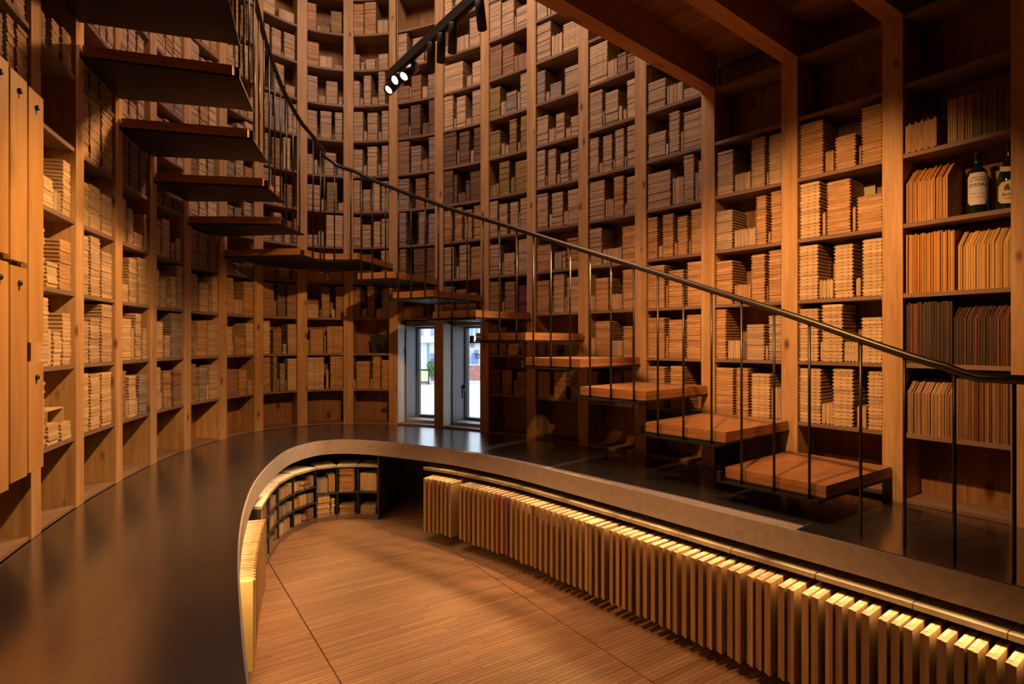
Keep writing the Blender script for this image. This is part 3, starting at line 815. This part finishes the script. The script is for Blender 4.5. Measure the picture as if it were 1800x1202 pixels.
RH = {22.6: 1.94, 21.15: 1.94, 21: 2.0, 20: 2.5, 19: 3.0, 18: 3.5, 17: 4.0, 16: 4.5, 15: 5.0, 14: 5.5, 13: 6.0, 12: 6.5, 11: 6.75, 10: 6.95, 9: 7.15, 8: 7.35, 7: 7.7, 6: 8.1, 5: 8.5, 4: 9.0, 3: 9.5, 2: 10.0}
rk = sorted(RH)
def rail_h(t):
    for a, b_ in zip(rk, rk[1:]):
        if a <= t <= b_: return RH[a] + (RH[b_]-RH[a])*(t-a)/(b_-a)
    return RH[rk[-1]] if t > rk[-1] else RH[rk[0]]
rl = thing('stair_railing', 'slender dark bronze stair railing with round handrail and thin balusters', 'railing')
path = []
t = 22.6
while t > 2.4:
    p = IN(t, 2.02); path.append(V(p[0], p[1], rail_h(t))); t -= .1 if not (20.95 < t < 21.3) else .05
# smooth the heights, keeping the kink at the foot
zs = [p.z for p in path]
for _ in range(4): zs = zs[:18] + [(zs[i-1]+zs[i]+zs[i+1])/3 for i in range(18, len(zs)-1)] + [zs[-1]]
for p, z in zip(path, zs): p.z = z
MB().tube(path, .047*H, 12).build('handrail', M['rail'], rl, None, True)
def zrail(t):
    q = IN(t, 2.02); v = V(q[0], q[1], 0); return min(path, key=lambda p: (p.x-v.x)**2+(p.y-v.y)**2).z
def baluster(t, h0):
    q = IN(t, 2.02); v = V(q[0], q[1], h0)
    # height of the rail just here
    best = min(range(len(path)-1), key=lambda i: ((path[i].x+path[i+1].x)/2-v.x)**2+((path[i].y+path[i+1].y)/2-v.y)**2)
    a, b_ = path[best], path[best+1]; d = (b_.x-a.x)**2+(b_.y-a.y)**2
    u = max(0, min(1, ((v.x-a.x)*(b_.x-a.x)+(v.y-a.y)*(b_.y-a.y))/d)); z = a.z+(b_.z-a.z)*u
    mw = Matrix.Translation(v); MB().lathe([(.018*H, 0), (.018*H, z-v.z-.02*H)], 8).build('baluster', M['rail'], rl, mw, True)
for n_ in range(1, 9):
    for u in (.20, .53, .87): baluster(I0+18-n_-1+u, .5*n_-.2)
for u in (-.15, -.85, -1.7, -2.6, -3.5): baluster(J_+u, 4.5-.2)
for n_ in range(10, 16):
    for u in (.15, .48, .82): baluster(J_-4-(n_-10)-1+u, .5*n_-.2)
for t in (20.33, 20.67, 21.0, 21.35, 21.7, 22.05, 22.4): baluster(t, 0)

# ---------------------------------------------------------------- boards that hang under the counter edge
def rim_arc(s0, s1, d):
    n_ = 400; P = [RIM.off(s0+(s1-s0)*i/n_, d) for i in range(n_+1)]; A = [0]
    for p, q in zip(P, P[1:]): A.append(A[-1]+math.hypot(q[0]-p[0], q[1]-p[1]))
    return P, A
def at_arc(s0, s1, A, x):
    i = min(range(len(A)), key=lambda i: abs(A[i]-x)); return s0+(s1-s0)*i/(len(A)-1)
PT, PB_ = -.65, -1.78
def hanging_panel(s, front, thick, label, depth, group, mk='panel', marks=True):
    p = RIM.off(s, -front); mw = frame(p[0], p[1], PT, RIM.nrm(s))
    root = thing('laminate_sample', label, 'wood sample', mw, group)
    a = thick*H; h = (PB_-PT)*H; mid = -a/2+a*.55; dh = R.uniform(-.02, .02)*H; sx = .0004
    MB().box((-a/2, .025*H, h+dh), (mid-sx, depth*H, 0)).build('set_back_board', M[mk], root, mw)
    MB().box((mid, 0, h+dh), (a/2, depth*H, .004*H)).build('front_board', M[mk], root, mw)
    MB().box((-a*.02, (front+.19)*H, 0), (a*.06, (front+.21)*H, .088*H)).build('hook', M['steel'], root, mw)
    if marks:
        l_ = MB().box((-a/2+.004*H, .11*H, 0), (mid-.006*H, .43*H, .0035*H)).build('name_strip', M['label'], root, mw)
        m_ = MB(); y = .15; cx = (-a/2+mid)/2
        while y < .38:
            w_ = R.uniform(.012, .04); m_.box((cx-.008*H, y*H, .0035*H), (cx+R.uniform(-.002, .010)*H, (y+w_)*H, .0042*H)); y += w_+R.uniform(.008, .03)
        m_.build('lettering', M['ink'], l_, mw)
P, A = rim_arc(14, 25, -.28)
rows = [1.11, 1.241, 1.349, 1.458, 1.583, 1.692, 1.84] + [2.113+.1333*q for q in range(70)]
for q, x in enumerate(rows):
    s = at_arc(14, 25, A, x+.04)
    mk = 'panelred' if q == 15 else 'panelpurple' if q == 17 else 'panel'
    col = {15: 'reddish ', 17: 'purple '}.get(q, '')
    hanging_panel(s, .28, .088, '%s %shanging laminated board from far end, under the stair-side counter edge' % (ordinal(q+1), col), .62, 'hanging boards under the stair side', mk, q > 7)
P, A = rim_arc(6.0, 9.3, -.20)
xl = 0
zs_ = [(RIM.off(6+3.3*i/400, -.20)[1]) for i in range(401)]
x0 = A[min(range(401), key=lambda i: abs(zs_[i]-7.06))]; x1 = A[min(range(401), key=lambda i: abs(zs_[i]-9.5))]
nl = 26
for q in range(nl):
    s = at_arc(6.0, 9.3, A, x0+.05+(x1-x0-.1)*q/(nl-1))
    hanging_panel(s, .16, .078, ('%s hanging board from near end, in the row opposite the stair' % ordinal(q+1)) + (', pale plywood face' if q == 0 else ''), .66, 'hanging boards opposite the stair', 'ply' if q == 0 else 'panel')
lid = thing('display_ledge', 'brushed brass-toned metal lid over the row of hanging boards', 'rack lid')
sv = [14.9, 16.0, 17.0, 17.9, 18.75, 19.5, 20.15, 20.7, 21.3, 21.9, 22.5, 23.1, 23.8, 24.6]
for a, b_ in zip(sv, sv[1:]):
    q = [a+.004+(b_-a-.008)*i/4 for i in range(5)]
    ring([RIM.off(s, .06) for s in q], [RIM.off(s, .95) for s in q], -.56, -.50).build('lid_plate', M['lid'], lid)
sv = [6.1+i*.25 for i in range(13)]
lid2 = thing('display_ledge', 'metal lid over the hanging boards opposite the stair', 'rack lid')
for a, b_ in zip(sv[::3], sv[3::3]):
    q = [a+.004+(b_-a-.008)*i/4 for i in range(5)]
    ring([RIM.off(s, .24) for s in q], [RIM.off(s, 1.0) for s in q], -.56, -.50).build('lid_plate', M['lid'], lid2)
# warm light lines under the slab's edge
def led(s, d, pw, ln):
    p = RIM.off(s, d); q = RIM.off(s, d-.35); t = RIM.tan(s)
    area('led_line', (p[0], p[1], -.36), (q[0], q[1], -1.0), pw, ln, .05, (1.0, .66, .28), 150, (t[0], t[1], 0))
for s, pw_ in ((15.2, .5), (16.0, .5), (16.8, .6), (17.5, .8), (18.2, 1.1), (18.9, 1.0), (19.5, .7), (20.1, .8), (20.7, 1.0), (21.3, 1.0), (22, 1.0), (22.7, 1.0)): led(s, .05, pw_, 1.0)
for s in (4.9, 5.4, 5.85): led(s, .16, .85, .6)  # line carried on past the boards, added to light the plywood face
for s in (6.5, 7.1, 7.7, 8.3, 8.9): led(s, .30, .8, .9)
for s in (9.4, 9.9, 10.4, 10.9): led(s, .30, .22, .6)
for s in (11.4, 12.1, 12.9): led(s, .22, .2, .6)


# ---------------------------------------------------------------- low curved bookshelf under the far end of the counter
FP = [(-4.55, 10.35), (-4.80, 11.3), (-4.96, 12.15), (-4.93, 12.9), (-4.66, 13.55), (-4.25, 13.80), (-3.77, 13.86), (-3.25, 13.80)]
ps = thing('low_bookshelf', 'low curved dark bookshelf under the counter with small wood samples', 'bookshelf')
def seg_n(p, q): d = math.hypot(q[0]-p[0], q[1]-p[1]); return ((q[0]-p[0])/d, (q[1]-p[1])/d), (-(q[1]-p[1])/d, (q[0]-p[0])/d), d
for j, (p, q) in enumerate(zip(FP, FP[1:])):
    t, n, d = seg_n(p, q); mw = frame((p[0]+q[0])/2, (p[1]+q[1])/2, -2, n)
    w = d*H/2; three = j < 4; D = .62*H; g = .004*H
    MB().box((-w+g, 0, 1.27*H), (w-g, D, 1.325*H)).build('top_board', M['concrete'], ps, mw)
    MB().box((-w+g, .012*H, 0), (w-g, D, .11*H)).build('plinth', M['shelf'], ps, mw)
    for z in ((.50, .88) if three else (.67,)): MB().box((-w+g, .02*H, (z-.035)*H), (w-g, D, z*H)).build('shelf', M['dark'], ps, mw)
    MB().box((-w-.007*H, .015*H, .11*H), (-w+.007*H, D, 1.27*H)).build('divider', M['dark'], ps, mw)
    MB().box((-w-.02*H, D, 0), (w+.02*H, D+.03*H, 1.27*H)).build('back_board', M['black'], ps, mw)
    lv = (.11, .50, .88) if three else (.11, .67)
    for li, z in enumerate(lv):
        rr = random.Random(j*10+li)
        mode = None
        if not three: mode = {(4, 1): 'rows', (5, 1): 'stack', (6, 1): 'row', (4, 0): 'notched', (5, 0): 'few', (6, 0): 'few'}[(j, li)]
        x = -w+.03*H
        where_ = 'section %s, shelf %s of low curved bookshelf' % (['nearest', 'second', 'third', 'fourth', 'fifth', 'sixth', 'seventh'][j], ['bottom', 'middle' if three else 'top', 'top'][li])
        gmw = lambda xx, zz: mw @ Matrix.Translation((xx, 0, zz*H))
        def block_row(x0, wd, ht, mk, what, n_=None, slots=False):
            m_ = MB(); n_ = n_ or max(2, int(wd/(.055*H))); tt = wd/n_
            for c in range(n_):
                m_.extrude([(u+ht*H/2, v) for u, v in profile(ht*rr.uniform(.94, 1), tt/H, False)], .05*H, .42*H, 'x', (-wd/2+c*tt, 0))
            tag(m_.build('sample_row', M[mk], None, gmw(x0+wd/2, z)), '%s upright wood samples, %s' % (what, where_), 'wood samples', 'samples in the low curved bookshelf')
        def block_stack(x0, wd, ht, mk, what, slots=False, n_=None):
            m_ = MB(); n_ = n_ or max(2, round(ht/.055)); tt = ht/n_
            for c in range(n_): m_.extrude(profile(wd/H, tt, slots), (.05+rr.uniform(-.01, .03))*H, .44*H, 'z', (rr.uniform(-.008, .008)*H, c*tt*H))
            tag(m_.build('sample_stack', M[mk], None, gmw(x0+wd/2, z)), '%s stacked wood samples, %s' % (what, where_), 'wood samples', 'samples in the low curved bookshelf')
        W_ = 2*w-.06*H
        if mode == 'rows': block_row(x, W_*.58, .36, 'ue', 'greyish'); block_row(x+W_*.62, W_*.38, .45, 'uo', 'orange')
        elif mode == 'stack': block_stack(x+W_*.02, W_*.86, .56, 'to', 'tall orange', n_=12)
        elif mode == 'row': block_row(x+W_*.05, W_*.90, .46, 'up', 'pale')
        elif mode == 'notched': block_stack(x, W_*.72, .54, 'tp', 'pale notched', True, 8); block_stack(x+W_*.78, W_*.22, .40, 'tp', 'narrow pale notched', False, 6)
        elif mode == 'few': block_stack(x+W_*.04, W_*.86, .22, 'to' if j == 5 else '' and 't' or 't', 'low', n_=4)
        else:
            u = 0
            while u < .86:
                wd = min(1-u, rr.uniform(.24, .5)); ht = rr.uniform(.2, .29); mk = rr.choice(('', 'p', '', 'o', 'e', 'b'))
                nm = {0: 'first', 1: 'second', 2: 'third', 3: 'fourth', 4: 'fifth'}[int(u*4.9)]
                if rr.random() < .7: block_row(x+u*W_, wd*W_*.96, ht, 'u'+mk, nm+' '+CN[mk])
                else: block_stack(x+u*W_, wd*W_*.96, ht*.8, 't'+mk, nm+' '+CN[mk])
                u += wd+.02
t, n, d = seg_n(FP[-2], FP[-1]); mw = frame(FP[-1][0], FP[-1][1], -2, n)
MB().box((-.015*H, 0, 0), (.02*H, 1.55*H, 1.64*H)).build('end_panel', M['dark'], ps, mw)

# ---------------------------------------------------------------- boards hung on the near left shelves
hb = (.34, -.94); hn = (-.94, -.34)
for q, (x, tiers) in enumerate(((.20, ((5.11, 2.30), (2.08, .87))), (.61, ((5.13, 3.16), (3.10, .85))), (1.02, ((5.15, 3.2), (3.12, .80))), (1.43, ((5.1, 2.6), (2.5, .85))))):
    for li, (zt, zb) in enumerate(tiers):
        p = (-5.45+hb[0]*x, 6.58+hb[1]*x); mw = frame(p[0], p[1], zb, hn); hh = (zt-zb)*H
        root = thing('hung_plank', '%s %s orange board hung on the near shelf posts, counted from the tile shelves' % (ordinal(q+1), 'upper' if li == 0 else 'lower'), 'wood board', mw, 'boards hung on the near posts')
        MB().box((-.185*H, -.03*H, 0), (.185*H, .03*H, hh)).build('board', M['hang'], root, mw)
        kz = hh-.17*H
        MB().lathe([(.026*H, 0), (.03*H, .008*H), (.03*H, .02*H), (.018*H, .028*H)], 14).build('peg', M['black'], root, mw @ Matrix.Translation((0, -.03*H, kz)) @ Matrix.Rotation(math.pi/2, 4, 'X'), True)
        MB().extrude([(-.012*H, -.08*H), (.012*H, -.08*H), (.012*H, 0), (-.012*H, 0)], -.034*H, -.03*H).build('slot', M['black'], root, mw @ Matrix.Translation((0, 0, kz)))
        MB().box((-.03*H, .03*H, kz-.03*H), (.03*H, .16*H, kz+.03*H)).build('batten', M['dark'], root, mw)

# ---------------------------------------------------------------- lighting track and its spotlights
T0, TD, TH_ = (-2.8, 13.0), (2.2, -3.03), 8.3
def trk(f, dh=0): return (T0[0]+TD[0]*f, T0[1]+TD[1]*f, TH_+dh)
tn = Vector((TD[0], TD[1], 0)).normalized()
mw = frame(*trk(.6), (tn.x, tn.y)); L = math.hypot(*TD)*H
tk = thing('lighting_track', 'black ceiling track hung across the tower, carrying spotlights', 'lighting track', mw)
MB().box((-.05*H, -.62*L, 0), (.05*H, .68*L, .20*H)).build('track_box', M['black'], tk, mw)
MB().box((-.035*H, -.62*L, -.03*H), (.035*H, .68*L, 0)).build('track_slot', M['steel'], tk, mw)
for y in (-.5, .55): MB().lathe([(.012*H, .2*H), (.012*H, (14.2-TH_)*H)], 8).build('suspension_rod', M['steel'], tk, mw @ Matrix.Translation((0, y*L, 0)))
SPOTS = [(.10, (-6.1, 8.1, 1.6), True), (.20, (-5.8, 7.0, 3.4), True), (.30, (-5.6, 6.6, 1.2), True), (.54, (-2.0, 12.6, 0), False), (.65, (-1.8, 12.3, 0), False), (.77, (-1.6, 12.0, 0), False), (1.02, (.3, 9.8, 0), False)]
for q, (f, aim, lit) in enumerate(SPOTS):
    x, y, h = trk(f, -.03); piv = V(x, y, h-.16); ax = (V(*aim)-piv).normalized()
    lab = ['lowest lit black spotlight at the end of the track', 'middle one of three lit black spotlights on the track', 'third lit black spotlight along the track', 'first unlit black spotlight hanging below the track', 'second unlit black spotlight hanging below the track', 'third unlit black spotlight hanging below the track', 'single unlit black spotlight near the upper floor beam'][q]
    root = thing('spotlight', lab, 'spotlight', Matrix.Translation(V(x, y, h)), 'spotlights on the track')
    rot = ax.to_track_quat('Z', 'Y').to_matrix().to_4x4()
    bw = Matrix.Translation(piv + ax*.0) @ rot; rd = .115 if lit else .085
    MB().lathe([(rd*.92*H, -.16*H), (rd*H, -.15*H), (rd*H, .36*H), (rd*.85*H, .36*H), (rd*.8*H, .32*H)], 24).build('barrel', M['blackgloss'] if lit else M['black'], root, bw, True)
    MB().lathe([(.001*H, .318*H), (rd*.79*H, .320*H)], 24).build('lens', M['lamp'] if lit else M['mirror'], root, bw)
    MB().tube([V(x, y, h), piv], .025*H, 8).build('stem', M['steel'], root, Matrix.Identity(4))
    if lit:
        e = piv + ax*.38*H
        spot('track_spot_beam', (e.x/H, e.y/H, e.z/H-ZP), aim, 110, 62, .5)

# ---------------------------------------------------------------- windows and the street outside
for wn, i in enumerate(WIN):
    a, b_, d, t, n = bay_frame(i); c = ((a[0]+b_[0])/2, (a[1]+b_[1])/2); mw = frame(c[0], c[1], 0, n)
    wd = (d/2-PW/2)*H
    root = thing('window_%d' % (wn+1), 'tall narrow window between two posts, grey frame, street outside', 'window', mw, None, 'structure')
    hw = 2.80*H; z0 = .05*H
    MB().box((-wd, .01*H, z0), (-wd+.014*H, .38*H, hw)).build('jamb_board', M['jamb'], root, mw)
    MB().box((wd-.014*H, .01*H, z0), (wd, .38*H, hw)).build('jamb_board', M['jamb'], root, mw)
    MB().box((-wd-.14*H, .66*H, -.05*H), (-wd+.05*H, .92*H, 2.95*H)).box((-wd+.0*H, .38*H, z0), (-wd+.05*H, .66*H, hw)).build('side_lining', M['lining'], root, mw)
    MB().box((wd-.05*H, .66*H, -.05*H), (wd+.14*H, .92*H, 2.95*H)).box((wd-.05*H, .38*H, z0), (wd, .66*H, hw)).build('side_lining', M['lining'], root, mw)
    MB().box((-wd+.05*H, .38*H, 2.76*H), (wd-.05*H, .92*H, 2.9*H)).build('top_lining', M['lining'], root, mw)
    MB().box((-wd+.05*H, .40*H, .045*H), (wd-.05*H, .92*H, .12*H)).build('sill', M['sill'], root, mw)
    f0, f1 = .92*H, 1.10*H; iw = wd-.0*H; fw = .10*H
    for nm, lo, hi in (('frame_side', (-iw, f0, 0), (-iw+fw, f1, 2.85*H)), ('frame_side', (iw-fw, f0, 0), (iw, f1, 2.85*H)), ('frame_bottom', (-iw+fw, f0, .08*H), (iw-fw, f1, .20*H)), ('frame_top', (-iw+fw, f0, 2.70*H), (iw-fw, f1, 2.85*H))):
        MB().box(lo, hi).build(nm, M['frame'], root, mw)
    for sx in (-1, 1): MB().box((sx*(iw-fw)-.018*H, f0+.03*H, .20*H), (sx*(iw-fw)+.018*H, f1-.04*H, 2.70*H)).build('glazing_bead', M['black'], root, mw)
    MB().box((-iw+fw, f0+.08*H, .20*H), (iw-fw, f0+.09*H, 2.70*H)).build('pane', M['glass'], root, mw)
    st = MB().tube([(-.38*H, f0-.02*H, .17*H), (-.05*H, f0-.06*H, .15*H), (.4*H, f0-.02*H, .17*H)], .012*H, 8).box((-.4*H, f0-.03*H, .14*H), (.42*H, f0, .165*H)); st.build('stay_bar', M['black'], root, mw)
    if wn == 1:
        MB().box((-iw+.02*H, f0-.05*H, .92*H), (-iw+.09*H, f0, 1.12*H)).box((-iw+.03*H, f0-.10*H, .74*H), (-iw+.075*H, f0-.05*H, 1.10*H)).box((-iw+.03*H, f0-.10*H, 1.02*H), (-iw+.16*H, f0-.05*H, 1.09*H)).build('handle', M['black'], root, mw)
def mbox(lo, hi): return MB().box(lo, hi)
ex_g = tag(mbox((-30, 6.9, -.3), (30, 60, -.1)).build('street', plain('pale_asphalt', (.62, .62, .62), .9, 0, .06, 2)), kind='structure')
mbox((-30, 17.2, -.1), (30, 17.5, -.095)).build('road_line', plain('road_paint', (.85, .85, .85), .8), ex_g)
mbox((-30, 19.6, -.1), (30, 19.68, -.097)).build('road_line', plain('gutter', (.42, .42, .42), .8), ex_g)
mbox((-30, 22.4, -.1), (30, 24.6, -.02)).build('pavement', plain('pavement', (.6, .6, .6), .9, 0, .1, 3), ex_g)
wht = plain('white_render', (.84, .86, .88), .8); blue = plain('blue_door_paint', (.24, .32, .66), .6); gls = plain('far_window_glass', (.30, .38, .46), .2)
bd = thing('house', 'white two storey house across the street with blue doors', 'house')
mbox((-12, 25.0, -.1), (10, 31, 1.55)).build('ground_floor_wall', wht, bd)
mbox((-12, 24.7, 1.55), (10, 31, 6.5)).build('upper_wall', wht, bd)
for x in (-4.0, -3.55, -3.3, -2.1, -1.85, -1.62, -1.35, -.6, .2):
    f_ = mbox((x, 24.66, 1.82), (x+.17, 24.72, 2.75)).build('window', plain('window_bar', (.55, .6, .66), .5), bd); mbox((x+.03, 24.64, 1.86), (x+.14, 24.665, 2.71)).build('pane', gls, f_)
for x in (-3.58, -1.78, .4): mbox((x, 24.95, -.02), (x+.30, 25.02, 1.08)).build('door', blue, bd)
for x in (-2.15, -1.96, -.9): 
    f_ = mbox((x, 24.96, .45), (x+.17, 25.02, 1.0)).build('window', wht, bd); mbox((x+.03, 24.94, .5), (x+.14, 24.965, .95)).build('pane', gls, f_)
mbox((-3.72, 24.9, -.02), (-3.66, 25.02, 1.5)).build('corner_pipe', plain('grey_pipe', (.3, .33, .36), .5), bd)
for x, z in ((-1.74, 1.45), (-1.95, 1.12), (-1.55, 1.12), (-1.5, .95)):
    tag(MB().tube([(x+.09*math.cos(g*math.pi/6), 24.85, z+.09*math.sin(g*math.pi/6)) for g in range(12)], .018, 6).box((x-.02, 24.84, z-.02), (x+.02, 25.0, z+.02)).build('wall_ornament', M['black']), 'small dark ring ornament on the white house wall, %s' % {1.45: "highest one", 1.12: 'level with the next one' if x < -1.7 else 'beside the blue door', .95: 'lowest one'}[z], 'ornament')
# brick garden wall, every brick in its course
bw_ = thing('garden_wall', 'low red brick wall in front of the white house', 'brick wall')
mbox((-3.36, 23.53, -.02), (6, 23.70, .60)).build('mortar_core', plain('mortar', (.62, .56, .54), .9), bw_)
brm = plain('red_brick', (.52, .20, .17), .85, 0, .25, 6)
mbs = MB()
for r_ in range(8):
    x = -3.36 - (.11 if r_ % 2 else 0)
    while x < 5.9:
        mbs.box((max(-3.36, x)+.006, 23.5, -.02+r_*.0775+.006), (x+.215, 23.54, -.02+(r_+1)*.0775-.006)); x += .22
tag(mbs.build('brick', brm, bw_), kind='stuff')
mbox((-3.37, 23.48, .60), (6.02, 23.72, .64)).build('coping', plain('coping', (.66, .6, .58), .9), bw_)
br = thing('road_barrier', 'small yellow and white striped barrier standing by the kerb', 'barrier')
for q in range(6): mbox((-3.76+q*.08, 22.3, .02), (-3.76+q*.08+.078, 22.34, .44)).build('stripe_slat', plain('barrier_yellow', (.80, .62, .10), .5) if q % 2 == 0 else plain('barrier_white', (.75, .75, .74), .5), br)
mbox((-3.79, 22.29, .44), (-3.25, 22.35, .50)).build('top_rail', M['black'], br); mbox((-3.79, 22.29, -.02), (-3.25, 22.35, .02)).build('bottom_rail', M['black'], br)
for x in (-3.78, -3.29): mbox((x, 22.28, -.1), (x+.04, 22.36, .5)).build('leg', M['black'], br)
sh = MB(); rr = random.Random(3); SX = -3.25
for q in range(420):
    g, p_ = rr.uniform(0, 6.28), rr.uniform(-1, 1); r = rr.random()**.4
    c = Vector((SX+.22*r*math.cos(g)*math.sqrt(1-p_*p_), 23.15+.22*r*math.sin(g)*math.sqrt(1-p_*p_), .50+.38*r*p_)); a = Vector((rr.uniform(-1, 1), rr.uniform(-1, 1), rr.uniform(-1, 1))).normalized()*.05; b_ = a.orthogonal().normalized()*.028
    k = len(sh.v); sh.v += [tuple(c-a), tuple(c+b_), tuple(c+a), tuple(c-b_)]; sh.f.append([k, k+1, k+2, k+3]); sh.m.append(0)
srt = thing('shrub', 'green shrub between the yellow barrier and the brick wall', 'shrub', Matrix.Translation((SX, 23.15, -.02)))
sh.build('foliage', plain('shrub_leaf', (.10, .22, .08), .7), srt, Matrix.Identity(4)); MB().tube([(SX, 23.15, -.02), (SX+.01, 23.14, .5)], .02, 6).build('stem', M['shelf'], srt, Matrix.Identity(4))
